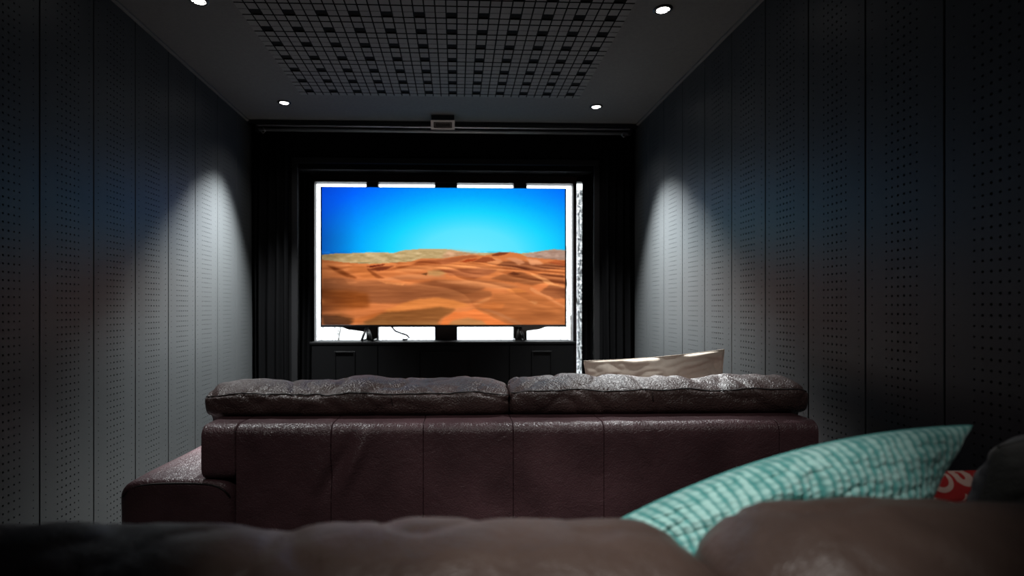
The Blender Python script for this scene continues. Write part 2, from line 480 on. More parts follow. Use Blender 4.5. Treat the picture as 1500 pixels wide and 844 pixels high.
downlight(-1.19, 2.57, SPOT['near'], SPOT['near_beam'], 'recessed downlight at the top left, cut by the upper edge of the photo')
downlight(0.985, 2.57, SPOT['near'], SPOT['near_beam'], 'recessed downlight at the top right, beside the near end of the block grid')
for xx, tx, ty, tz, pw, an in ((-0.8, -0.15, 1.95, 0.65, 'rear', 54), (1.05, 0.65, 1.95, 0.65, 'rear', 50), (0.06, 0.19, 0.95, 0.85, 'seat', 40)):  # unseen lamps without fixtures, added above the viewer to light sofas and pillow
    ld = bpy.data.lights.new('spot_lamp', 'SPOT'); ld.energy = SPOT[pw]
    ld.spot_size = math.radians(an); ld.spot_blend = 1.0; ld.shadow_soft_size = 0.03; ld.color = (1.0, 0.96, 0.92)
    lo = bpy.data.objects.new('spot_lamp', ld); link(lo); lo.location = (xx, 0.2, H - .02)
    aim = Vector((tx, ty, tz)) - lo.location
    lo.rotation_euler = aim.to_track_quat('-Z', 'Y').to_euler()

# small box light on the ceiling
cb = empty('ceiling_box', (-0.098, 4.06, H))
tag(cb, 'small black box under the ceiling with a silver rimmed square face', 'ceiling fixture')
bx('housing', M_blackp, cb, -.183, -.013, 4.035, 4.16, H - .052, H - .0005, bevel=.003)
def tilted(pts): # face plane hinged at the front lower edge of the housing, leaning down and back
    return [Vector((x, 4.035 + v * .03, H - .040 - v * .060)) for x, v in pts]
def frame_mesh(x0, x1, v0, v1, bw, bh, th):
    bm = bmesh.new()
    o = tilted([(x0, v0), (x1, v0), (x1, v1), (x0, v1)]); i = tilted([(x0 + bw, v0 + bh), (x1 - bw, v0 + bh), (x1 - bw, v1 - bh), (x0 + bw, v1 - bh)])
    nrm = Vector((0, -.89, -.45)) * th
    O = [bm.verts.new(p + nrm) for p in o]; I = [bm.verts.new(p + nrm) for p in i]; B = [bm.verts.new(p) for p in o]; J = [bm.verts.new(p) for p in i]
    for k in range(4):
        l = (k + 1) % 4
        bm.faces.new((O[k], O[l], I[l], I[k])); bm.faces.new((O[l], O[k], B[k], B[l])); bm.faces.new((I[k], I[l], J[l], J[k])); bm.faces.new((B[k], J[k], J[l], B[l]))
    bmesh.ops.recalc_face_normals(bm, faces=bm.faces[:])
    return bm
from_bm('bezel', frame_mesh(-.186, -.010, 0, 1, .020, .18, .008), M_silver, cb)
bm = bmesh.new()
vs = [bm.verts.new(p + Vector((0, -.0015, 0))) for p in tilted([(-.168, .16), (-.028, .16), (-.028, .84), (-.168, .84)])]
vb = [bm.verts.new(v.co + Vector((0, .008, 0))) for v in vs]
bm.faces.new(vs); bm.faces.new(vb[::-1])
for k in range(4): bm.faces.new((vs[k], vb[k], vb[(k + 1) % 4], vs[(k + 1) % 4]))
bmesh.ops.recalc_face_normals(bm, faces=bm.faces[:])
lens = from_bm('lens', bm, simple('smoked_lens', (0.035, 0.033, 0.03), 0.2), cb)
from_bm('inner_rim', frame_mesh(-.158, -.038, .26, .74, .005, .05, .006), simple('dull_steel', (.16, .15, .14), .4, metal=.8), cb)

# ------------------------------------------------------------------ curtain rail and curtains
cr_ = empty('curtain_rail', (-.1, 4.2, 2.49)); tag(cr_, 'long silver and black double curtain rail under the ceiling edge', 'curtain rail')
xa, xb = at(378, 190, 4.22).x, at(921, 190, 4.22).x
bx('fascia', M_blackp, cr_, XL + .004, XR - .004, 4.18, 4.298, H - .030, H - .001, bevel=.003)
bm = bmesh.new(); tube(bm, [(xa, 4.19, 2.498), (xb, 4.19, 2.498)], .0065, 12); from_bm('rail', bm, M_steel, cr_)
bm = bmesh.new(); tube(bm, [(xa, 4.215, 2.474), (xb, 4.215, 2.474)], .013, 12); from_bm('rail', bm, simple('dark_steel', (.30, .31, .32), .42, metal=.7), cr_)
for sx in (xa, xb):
    s = 1 if sx < 0 else -1
    bm = bmesh.new()
    tube(bm, [(sx + s * .05, 4.19, 2.48), (sx + s * .07, 4.18, 2.45), (sx + s * .05, 4.185, 2.435), (sx + s * .035, 4.19, 2.45)], .004, 6)
    from_bm('hook', bm, M_steel, cr_)
    bx('bracket', M_blackp, cr_, sx - .01, sx + .01, 4.185, 4.298, 2.455, 2.52, bevel=.002)

def curtain(x0, x1, y, z0, z1, n, amp, label, seed, mat=M_curtain, cat='curtain', group=None, name='curtain'):
    rnd = random.Random(seed); ph = rnd.uniform(0, 6)
    bm = bmesh.new(); nu, nv = n * 14, 30
    rows = []
    for j in range(nv + 1):
        v = j / nv; z = z0 + (z1 - z0) * v
        row = []
        for i in range(nu + 1):
            u = i / nu
            a = amp * (1 - .35 * v) * (1 + .4 * math.sin(u * 9 + ph))
            yy = y + a * math.sin(2 * math.pi * n * u + .5 * math.sin(3 * v + ph)) + .006 * noise.noise(Vector((u * 5, v * 6, seed)))
            xx = x0 + (x1 - x0) * (u + .012 * math.sin(v * 5 + u * 7 + ph) * (1 if 0 < i < nu else .6))
            row.append(bm.verts.new((xx, yy, z)))
        rows.append(row)
    for j in range(nv):
        for i in range(nu): bm.faces.new((rows[j][i], rows[j][i + 1], rows[j + 1][i + 1], rows[j + 1][i]))
    o = from_bm(name, bm, mat, smooth=True)
    md = o.modifiers.new('thick', 'SOLIDIFY'); md.thickness = .003
    if cat: tag(o, label, cat, group)
    return o
curtain(XL + .04, OX0 - .02, 4.235, .02, 2.452, 4, .022, 'black floor length curtain hanging at the left of the end wall, beside the wall panels', 1, group='curtains')
curtain(OX1 + .02, XR - .04, 4.235, .02, 2.452, 4, .022, 'black floor length curtain hanging at the right of the end wall, beside the wall panels', 2, group='curtains')
curtain(OX0 + .008, OX0 + .098, 4.44, .02, 2.2, 2, .025, 'narrow bunched black curtain inside the opening, left of the window', 3, group='curtains')
curtain(at(853, 400, 4.42).x, OX1 - .008, 4.42, .02, 2.2, 2, .025, 'narrow bunched black curtain inside the opening, right of the bright slit', 4, group='curtains')
curtain(at(846.5, 400, 4.6).x, at(855, 400, 4.6).x, 4.62, .02, 2.12, 2, .008, 'thin strip of white lace curtain lit in the slit right of the window', 5, M_sheer, name='lace_curtain')

# ------------------------------------------------------------------ media cabinet
CY0, CY1 = 4.33, 4.62
cx0, cx1 = at(453, 501, CY0).x, at(844, 501, CY0).x; cz = at(650, 501, CY0).z
mc_ = empty('media_cabinet', ((cx0 + cx1) / 2, (CY0 + CY1) / 2, 0))
tag(mc_, 'wide low black cabinet with framed doors standing under the television', 'cabinet')
bx('carcass', M_cab, mc_, cx0 + .012, cx1 - .012, CY0 + .022, CY1, .04, cz - .022)
bx('top', M_cab, mc_, cx0, cx1, CY0, CY1 + .005, cz - .022, cz, bevel=.004)
bx('plinth', M_cab, mc_, cx0 + .03, cx1 - .03, CY0 + .04, CY1 - .02, 0, .04)
W4 = (cx1 - cx0 - .03) / 4
for k, (a, b) in enumerate(((0, 1), (1, 3), (3, 4))):
    x0 = cx0 + .015 + W4 * a + .003; x1 = cx0 + .015 + W4 * b - .003
    d = bx('door', M_cab, mc_, x0, x1, CY0 + .004, CY0 + .022, .05, cz - .026, bevel=.002)
    mxx = (x0 + x1) / 2; hw = (x1 - x0) / 2 - .17 * (1.1 if k != 1 else 1.9)
    bm = bmesh.new(); px0, px1 = mxx - hw, mxx + hw; pz0, pz1 = .14, cz - .085
    for a0, a1, b0, b1 in ((px0, px1, pz1, pz1 + .012), (px0, px1, pz0 - .012, pz0), (px0 - .012, px0, pz0 - .012, pz1 + .012), (px1, px1 + .012, pz0 - .012, pz1 + .012)):
        box(bm, a0, a1, CY0 - .004, CY0 + .004, b0, b1, .002, 1)
    from_bm('door_moulding', bm, M_cab, d)

# ------------------------------------------------------------------ television
YT = 4.45
tl = at(469.5, 273.5, YT); br = at(829.5, 479, YT)
tv = empty('television', ((tl.x + br.x) / 2, YT, cz))
tag(tv, 'large flat television showing orange desert dunes under a blue sky', 'television')
bx('housing', M_blackp, tv, tl.x, br.x, YT, YT + .035, br.z, tl.z, bevel=.004)
sx0, sx1 = at(471.5, 300, YT).x, at(827.5, 300, YT).x
sz1, sz0 = at(650, 275.5, YT).z, at(650, 475.8, YT).z
bm = bmesh.new()
for a in ((tl.x, sx0, br.z, tl.z), (sx1, br.x, br.z, tl.z), (sx0, sx1, sz1, tl.z), (sx0, sx1, br.z, sz0)):
    box(bm, a[0], a[1], YT - .006, YT - .0005, a[2], a[3], .0015, 1)
from_bm('bezel', bm, M_blackp, tv)

def srgb(c): 
    c = np.asarray(c, dtype=float) / 255.0
    return np.where(c <= .04045, c / 12.92, ((c + .055) / 1.055) ** 2.4)
RX, RY = 456, 258
gx, gy = np.meshgrid(471.5 + (np.arange(RX) + .5) / RX * 356, 275.5 + (np.arange(RY) + .5) / RY * 200.3)
def fnoise(sx, sy, seed, oct=4):
    rng = np.random.RandomState(seed); out = np.zeros_like(gx); amp = 1
    for o in range(oct):
        G = rng.rand(90, 90); fx = (gx - 460) / sx * 2 ** o % 88; fy = (gy - 270) / sy * 2 ** o % 88
        ix, iy = fx.astype(int), fy.astype(int); tx, ty = fx - ix, fy - iy
        tx = tx * tx * (3 - 2 * tx); ty = ty * ty * (3 - 2 * ty)
        out += amp * ((G[iy, ix] * (1 - tx) + G[iy, ix + 1] * tx) * (1 - ty) + (G[iy + 1, ix] * (1 - tx) + G[iy + 1, ix + 1] * tx) * ty - .5); amp *= .5
    return out
d = np.sqrt(((gx - 688) / 200) ** 2 + ((gy - 372) / 104) ** 2)
stops = [0, .35, .6, .82, 1.0, 1.2, 1.45, 1.8]
cols = np.array([(112, 234, 255), (88, 228, 255), (20, 212, 255), (0, 172, 255), (0, 138, 255), (0, 100, 255), (4, 72, 232), (4, 44, 160)], float)
img = np.stack([np.interp(d, stops, cols[:, k]) for k in range(3)], -1)
lf = np.clip((530 - gx) / 60, 0, 1) * np.clip((gy - 290) / 60, 0, 1)
img = img * (1 - .22 * lf[..., None])
warp_x = fnoise(60, 9, 1) * 5; warp_y = fnoise(46, 7, 2) * 1.6
def blur(m, r):
    if r <= 0: return m
    k = np.exp(-.5 * (np.arange(-int(3 * r) - 1, int(3 * r) + 2) / r) ** 2); k /= k.sum()
    h = len(k) // 2
    p_ = np.pad(m, ((h, h), (h, h)), 'edge')
    p_ = sum(k[i] * p_[i:i + m.shape[0], :] for i in range(len(k)))
    return sum(k[i] * p_[:, i:i + m.shape[1]] for i in range(len(k)))
def inside(pts, wp=1.0):
    X = gx + warp_x * wp; Y = gy + warp_y * wp; m = np.zeros(gx.shape, bool); n = len(pts)
    for i in range(n):
        x0, y0 = pts[i]; x1, y1 = pts[(i + 1) % n]
        if y0 == y1: continue
        c = ((y0 > Y) != (y1 > Y)) & (X < (x1 - x0) * (Y - y0) / (y1 - y0) + x0); m ^= c
    return m.astype(float)
def paint(pts, c, bl=1.0, a=1.0, wp=1.0):
    global img
    m = (blur(inside(pts, wp), bl) * a)[..., None]; img = img * (1 - m) + np.array(c, float) * m
def ridge(pts, c, bl=.6, wp=.5):
    paint([(460, pts[0][1])] + pts + [(840, pts[-1][1]), (840, 490), (460, 490)], c, bl, 1, wp)
# far tan dunes and grey mountains, then the orange field, then its folds of light and shade
ridge([(471, 374), (490, 372), (530, 370.5), (562, 370.5), (576, 371), (590, 367), (615, 365), (645, 364.5), (660, 365.5), (676, 369), (690, 371), (715, 370), (760, 371), (782, 369), (798, 366.5), (812, 365), (828, 366.5)], (196, 168, 118), .5, .3)
paint([(655, 366), (700, 371), (700, 384), (640, 380)], (214, 164, 124), 3)
paint([(768, 372), (798, 366.5), (812, 365), (829, 366), (829, 386), (775, 381)], (176, 142, 124), 1.2)
tn = np.clip(fnoise(10, 3.5, 5), -1, 1)[..., None] * ((gy < 388) & (gy > 368))[..., None]; img += tn * 42
ridge([(471, 381), (500, 384.5), (540, 387), (576, 385), (600, 383.5), (614, 379), (630, 378.5), (645, 379), (662, 376), (676, 374), (692, 373), (706, 374), (716, 373), (730, 369.7), (748, 369), (758, 370.5), (772, 376), (800, 379), (828, 381)], (214, 122, 66), .6, .4)
yy = np.clip((gy - 380) / 96, 0, 1)[..., None]
body = (gy > 372)[..., None] * np.clip((gy - 384) / 6, 0, 1)[..., None]
img = img * (1 - body * .0)
P = [
 ([(716, 374), (730, 370), (748, 369.3), (742, 372), (726, 375)], (120, 52, 24), .8, .9),
 ([(645, 380), (676, 374.5), (692, 373.5), (700, 376), (680, 379), (664, 384), (650, 387), (600, 388), (612, 382)], (168, 88, 50), 1.2, .9),
 ([(690, 384), (706, 376), (718, 377), (726, 382), (712, 384.6)], (156, 74, 38), .8, .95), ([(712, 384.6), (726, 382), (718, 376.5), (732, 380), (738, 385), (720, 389)], (232, 148, 92), .9, .8),
 ([(672, 383), (686, 379), (698, 379), (692, 382), (680, 384)], (170, 62, 24), .7, .8),
 ([(536, 391), (552, 388.5), (562, 387), (558, 390), (545, 392)], (92, 22, 12), .8, .95), ([(538, 396), (556, 391), (575, 390), (566, 396), (556, 397.6)], (118, 50, 26), 1.1, .85),
 ([(562, 398), (580, 392), (600, 387), (614, 383), (640, 383), (645, 387), (610, 389), (588, 393)], (150, 72, 32), 1.5, .8),
 ([(575, 398), (600, 390), (640, 387.5), (700, 388), (735, 392), (742, 397), (700, 400), (650, 395), (600, 398)], (232, 142, 82), 2, .9),
 ([(640, 396), (670, 394), (705, 392), (728, 396), (716, 402), (694, 408), (672, 405), (655, 404)], (172, 96, 58), 1.6, .85),
 ([(726, 389.5), (738, 383), (765, 382), (790, 387), (828, 384), (828, 392), (800, 396), (770, 396), (745, 392)], (148, 82, 48), 1.4, .95),
 ([(738, 378), (756, 377), (770, 385), (762, 388), (748, 382)], (226, 150, 104), 1.2, .8), ([(770, 378), (786, 380), (796, 387), (778, 388)], (236, 160, 112), 1.2, .85), ([(800, 384), (814, 381), (829, 383), (829, 391)], (176, 80, 40), 1, .7),
 ([(716, 408), (736, 402), (762, 398), (790, 406), (800, 413), (780, 417), (760, 414), (735, 411)], (150, 84, 46), 1.4, .85), ([(742, 400.5), (752, 398), (762, 402), (752, 403)], (112, 56, 30), .8, .8),
 ([(784, 402), (800, 399), (828, 402), (828, 418), (812, 415)], (160, 88, 48), 1.2, .9), ([(776, 399.5), (790, 403), (812, 415), (828, 421), (828, 424), (800, 415)], (234, 156, 96), 1, .8), ([(776, 422), (792, 415), (806, 416), (792, 424), (782, 427)], (232, 132, 74), 1.4, .85),
 ([(790, 428), (806, 416), (828, 422), (828, 436), (812, 437)], (152, 86, 50), 1.4, .8), ([(776, 420), (800, 432), (828, 449), (828, 453), (796, 434), (774, 424)], (230, 146, 90), 1, .8),
 ([(478, 389), (490, 391), (512, 402), (526, 409), (508, 407), (488, 397)], (126, 58, 20), 1.6, .85), ([(508, 389), (530, 390), (548, 400), (560, 406), (535, 408), (515, 400)], (196, 108, 52), 2, .7), ([(538, 393), (552, 402), (566, 408), (556, 408), (544, 402)], (122, 54, 20), 1.2, .7),
 ([(555, 410), (580, 404), (620, 401), (645, 402), (650, 407), (620, 409), (590, 410)], (208, 128, 78), 1.5, .8), ([(614, 402), (624, 400), (622, 404)], (96, 56, 26), .9, .8), ([(625, 397), (642, 396), (652, 401), (640, 405), (624, 404)], (196, 148, 92), 1.6, .8),
 ([(472, 408), (500, 408), (524, 412), (550, 410), (575, 414), (600, 416), (640, 410), (690, 412), (710, 420), (700, 426), (640, 440), (560, 446), (472, 440)], (156, 90, 52), 2.2, .9), ([(555, 411), (575, 414), (594, 415), (590, 418), (566, 416)], (224, 138, 78), 1, .7),
 ([(504, 408), (520, 410), (526, 415), (512, 417)], (190, 112, 66), 1.6, .7),
 ([(472, 424), (510, 426), (540, 430), (540, 450), (472, 456)], (136, 66, 20), 3.5, .85),
 ([(640, 412), (700, 410), (735, 413), (760, 420), (740, 424), (712, 422), (680, 418)], (206, 128, 78), 2, .8), ([(738, 424), (752, 422), (772, 426), (764, 429), (748, 429)], (232, 138, 70), 1.2, .85),
 ([(645, 428), (690, 424), (718, 428), (720, 434), (700, 440), (685, 446), (660, 442), (640, 436)], (158, 92, 52), 2, .8),
 ([(720, 430), (770, 428), (800, 436), (828, 456), (828, 478), (760, 478), (720, 466), (690, 452), (704, 444), (722, 436)], (188, 108, 56), 3, .85), ([(700, 448), (720, 444), (740, 446), (736, 452), (712, 455)], (216, 122, 60), 2.2, .8),
 ([(690, 446), (705, 440), (718, 434), (714, 440), (700, 446)], (220, 146, 88), 1.4, .6), ([(776, 440), (790, 441), (784, 446)], (214, 140, 84), 1.6, .7), ([(760, 446), (790, 450), (828, 468), (828, 474), (790, 466)], (172, 96, 48), 3, .7),
 ([(560, 455), (590, 444), (615, 438), (640, 436), (665, 440), (690, 449), (672, 452), (640, 452), (600, 454), (570, 460)], (228, 136, 68), 1.8, .95),
 ([(530, 470), (560, 458), (600, 454), (645, 450), (668, 453), (650, 462), (640, 474), (600, 478), (540, 478)], (142, 86, 42), 2, .95), ([(510, 478), (560, 468), (600, 472), (640, 470), (645, 478)], (164, 108, 58), 1.8, .8),
 ([(472, 462), (500, 461), (520, 468), (512, 476), (472, 476)], (92, 48, 16), 2, .9), ([(472, 460), (500, 458), (525, 464), (512, 466), (490, 462)], (176, 100, 50), 1.2, .7), ([(510, 470), (540, 462), (560, 458), (548, 466), (525, 472)], (196, 104, 46), 1.6, .8),
 ([(645, 478), (650, 466), (662, 457), (682, 456), (695, 452.5), (704, 458), (722, 466), (745, 474), (770, 479)], (234, 124, 60), 1.2, .95), ([(652, 478), (664, 469), (684, 466), (704, 470), (712, 478)], (188, 132, 78), 2, .85), ([(700, 452), (716, 458), (740, 468), (762, 477), (772, 477), (742, 464), (716, 453)], (196, 122, 74), 1.2, .8),
]
for pts, c, bl, a in P: paint(pts, c, bl * .9, a)
ground = np.clip((gy - 376) / 8, 0, 1)[..., None]
img += ground * (fnoise(34, 3.2, 9)[..., None] * np.array([26, 19, 13.]) + fnoise(90, 12, 12)[..., None] * np.array([18, 12, 8.]))
dep = 1 / np.clip(gy - 358, 10, None)
def ridges(fx, fy, seed, k):
    rng = np.random.RandomState(seed); G = rng.rand(64, 64)
    U = ((gx - 650) * dep * fx + 30 + warp_x * .02) % 62; V = (dep * fy * 100 + U * k) % 62
    ix, iy = U.astype(int), V.astype(int); tx, ty = U - ix, V - iy; tx = tx * tx * (3 - 2 * tx); ty = ty * ty * (3 - 2 * ty)
    n_ = (G[iy, ix] * (1 - tx) + G[iy, ix + 1] * tx) * (1 - ty) + (G[iy + 1, ix] * (1 - tx) + G[iy + 1, ix + 1] * tx) * ty
    return np.abs(n_ * 2 - 1)
hgt = 1 - blur(ridges(1.1, 2.2, 21, .5), .8)
gr = np.gradient(hgt, axis=1) * .9 - np.gradient(hgt, axis=0) * .6
img += (np.clip(gr * 9, -1, 1) * np.clip((gy - 380) / 8, 0, 1))[..., None] * np.array([34, 26, 18.])
edge = np.clip((520 - gx) / 60, 0, 1) * .34 + np.clip((gx - 815) / 30, 0, 1) * .15 + np.clip((gy - 455) / 60, 0, 1) * .12
img = np.clip(img * (1 - edge * np.where(gy > 372, 1, .35))[..., None], 0, 255)
lin = srgb(img)

vxs = np.linspace(sx0, sx1, RX + 1); vzs = np.linspace(sz1, sz0, RY + 1)
VX, VZ = np.meshgrid(vxs, vzs)
co = np.stack([VX, np.full_like(VX, YT - .0012), VZ], -1).reshape(-1, 3)
me = bpy.data.meshes.new('screen')
ii, jj = np.meshgrid(np.arange(RX), np.arange(RY)); a = (jj * (RX + 1) + ii).ravel()
faces = np.stack([a, a + RX + 1, a + RX + 2, a + 1], -1).astype(np.int32)
me.vertices.add(len(co)); me.vertices.foreach_set('co', co.ravel())
me.loops.add(faces.size); me.loops.foreach_set('vertex_index', faces.ravel())
me.polygons.add(len(faces)); me.polygons.foreach_set('loop_start', np.arange(0, faces.size, 4, dtype=np.int32)); me.polygons.foreach_set('loop_total', np.full(len(faces), 4, dtype=np.int32))
me.update(); me.validate()
att = me.color_attributes.new('picture', 'FLOAT_COLOR', 'CORNER')
rgba = np.ones((len(faces), 4, 4)); rgba[:, :, :3] = lin.reshape(-1, 1, 3)
att.data.foreach_set('color', rgba.ravel())
ms, nt, p = new_mat('lit_screen')
an = nt.nodes.new('ShaderNodeAttribute'); an.attribute_name = 'picture'
p.inputs['Base Color'].default_value = (.01, .01, .01, 1); p.inputs['Roughness'].default_value = .3
p.inputs['Specular IOR Level'].default_value = .1
nt.links.new(an.outputs['Color'], p.inputs['Emission Color']); p.inputs['Emission Strength'].default_value = 1.0
me.materials.append(ms)
scr = bpy.data.objects.new('screen', me); link(scr, tv); scr.location = -tv.location

for k, (ap_, a_, b_) in enumerate(((537, 530, 545), (762, 756.5, 768.5))):
    bm = bmesh.new()
    top = at(ap_, 479, YT + .015); 
    l = at(a_, 500, YT - .06); r = at(b_, 499.5, YT - .06); l.z = cz + .0125; r.z = cz + .0125
    tube(bm, [top, l], .011, 8); tube(bm, [top, r], .011, 8)
    tube(bm, [(r.x, YT - .06, cz + .008), (r.x + .005, YT + .13, cz + .008)], .0065, 8)
    tube(bm, [(l.x, YT - .06, cz + .008), (l.x, YT + .13, cz + .008)], .0065, 8)
    from_bm('foot', bm, M_blackp, tv)
    s = -1 if k == 0 else 1
    bm = bmesh.new()
    xo = at(500 if k == 0 else 800, 480, YT + .05).x; xi = top.x
    z1_ = br.z + .03
    pts = [(xi, z1_), (xo, z1_), (xo, br.z + .0), (xo + (-s) * .06, br.z - .022), (xi, br.z - .042)]
    v0 = [bm.verts.new((x, YT + .037, z)) for x, z in pts]; v1 = [bm.verts.new((x, YT + .085, z)) for x, z in pts]
    bm.faces.new(v0); bm.faces.new(v1[::-1])
    for i in range(5): bm.faces.new((v0[i], v1[i], v1[(i + 1) % 5], v0[(i + 1) % 5]))
    bmesh.ops.recalc_face_normals(bm, faces=bm.faces[:])
    from_bm('speaker_pod', bm, M_blackp, tv)
bm = bmesh.new()
pts = [at(570, 470, 4.5), at(574, 479, 4.5), at(579, 485, 4.5), at(588, 488.5, 4.5), at(596, 491, 4.5), at(600, 495, 4.5), at(596, 499, 4.5), at(592, 500.3, 4.5)]
pts[-1].z = cz + .009; pts[-2].z = max(pts[-2].z, cz + .010); pts.append(Vector((pts[-1].x - .02, 4.6, cz + .009)))
tube(bm, pts, .0075, 8)
tag(from_bm('power_cable', bm, M_blackp, smooth=True), 'thin black cable looping down behind the television to the cabinet top', 'cable')

# ------------------------------------------------------------------ sofas
def loft(name, mat, parent, prof, x0, x1, endr, nx=60, disp=None, topfn=None, power=2.5, centre=None):
    """closed YZ profile swept along x, its ends rounded in over endr"""
    n = len(prof); cy = sum(p_[0] for p_ in prof) / n; cz_ = sum(p_[1] for p_ in prof) / n
    if centre: cy, cz_ = centre
    xs = []
    k = 10
    for i in range(k): xs.append(x0 + endr * (1 - math.cos(math.pi / 2 * i / k)))
    for i in range(nx + 1): xs.append(x0 + endr + (x1 - x0 - 2 * endr) * i / nx)
    for i in range(k - 1, -1, -1): xs.append(x1 - endr * (1 - math.cos(math.pi / 2 * i / k)))
    bm = bmesh.new(); rings = []
    ymin = min(p_[0] for p_ in prof); ymax = max(p_[0] for p_ in prof); zmin = min(p_[1] for p_ in prof); zmax = max(p_[1] for p_ in prof)
    for x in xs:
        e = min(x - x0, x1 - x) / endr
        ins = endr * (1 - (1 - (1 - min(1, e)) ** power) ** (1 / power)) if e < 1 else 0
        ring = []
        for (y, z) in prof:
            fy = 1 - ins / max(.001, (ymax - ymin) / 2) * .9; fz = 1 - ins / max(.001, (zmax - zmin) / 2) * .9
            py_, pz_ = cy + (y - cy) * max(.02, fy), cz_ + (z - cz_) * max(.02, fz)
            if topfn and pz_ > cz_: pz_ += topfn(x) * min(1, (pz_ - cz_) / (zmax - cz_))
            ring.append(bm.verts.new((x, py_, pz_)))
        rings.append(ring)
    for i in range(len(rings) - 1):
        for j in range(n):
            bm.faces.new((rings[i][j], rings[i][(j + 1) % n], rings[i + 1][(j + 1) % n], rings[i + 1][j]))
    bm.faces.new(rings[0][::-1]); bm.faces.new(rings[-1])
    bmesh.ops.recalc_face_normals(bm, faces=bm.faces[:])
    bm.normal_update()
    if disp:
        for v in bm.verts:
            q = disp(v.co); v.co += q if isinstance(q, Vector) else v.normal * q
    return from_bm(name, bm, mat, parent, smooth=True)

def dense(pts, step=.012, corner=None):
    """resample a closed polyline of (y,z) after rounding it (Chaikin)"""
    for _ in range(corner or 3):
        q = []
        for i in range(len(pts)):
            a, b = pts[i], pts[(i + 1) % len(pts)]
            q += [(a[0] * .75 + b[0] * .25, a[1] * .75 + b[1] * .25), (a[0] * .25 + b[0] * .75, a[1] * .25 + b[1] * .75)]
        pts = q
    out = []
    for i in range(len(pts)):
        a, b = pts[i], pts[(i + 1) % len(pts)]
        L_ = math.hypot(b[0] - a[0], b[1] - a[1]); m = max(1, int(L_ / step))
        for k in range(m): out.append((a[0] + (b[0] - a[0]) * k / m, a[1] + (b[1] - a[1]) * k / m))
    return out

def rounded_rect(y0, y1, z0, z1, r, n=6, step=.02):
    pts = []
    for cy, cz_, a0 in ((y1 - r, z1 - r, 0), (y0 + r, z1 - r, 90), (y0 + r, z0 + r, 180), (y1 - r, z0 + r, 270)):
        for k in range(n + 1):
            a = math.radians(a0 + 90 * k / n); pts.append((cy + r * math.cos(a), cz_ + r * math.sin(a)))
    out = []
    for i in range(len(pts)):
        a, b = pts[i], pts[(i + 1) % len(pts)]
        L_ = math.hypot(b[0] - a[0], b[1] - a[1]); m = max(1, int(L_ / step))
        for k in range(m): out.append((a[0] + (b[0] - a[0]) * k / m, a[1] + (b[1] - a[1]) * k / m))
    return out

def wrinkle(seed, amp, fine, top_z=None, stretch=1.0):
    def f(co):
        p_ = Vector((co.x * 2.6, co.y * 3.2, co.z * 3.2 + seed))
        a = noise.noise(p_) * amp
        # drawn creases: ridged noise running diagonally
        q = Vector(((co.x + co.z * 1.1) * 7.0, (co.y) * 6 + seed, (co.z - co.x * .25) * 9.0))
        r = 1 - abs(noise.noise(q)) * 2.6
        a -= max(0, r) ** 3 * fine
        q2 = Vector((co.x * 19 + co.z * 14, co.y * 15, co.z * 22 + seed))
        a += noise.noise(q2) * fine * .55
        return a
    return f

def seam_tube(parent, name, pts, r=.0022, mat=None):
    bm = bmesh.new(); tube(bm, pts, r, 6)
    return from_bm(name, bm, mat or M_stitch, parent, smooth=True)

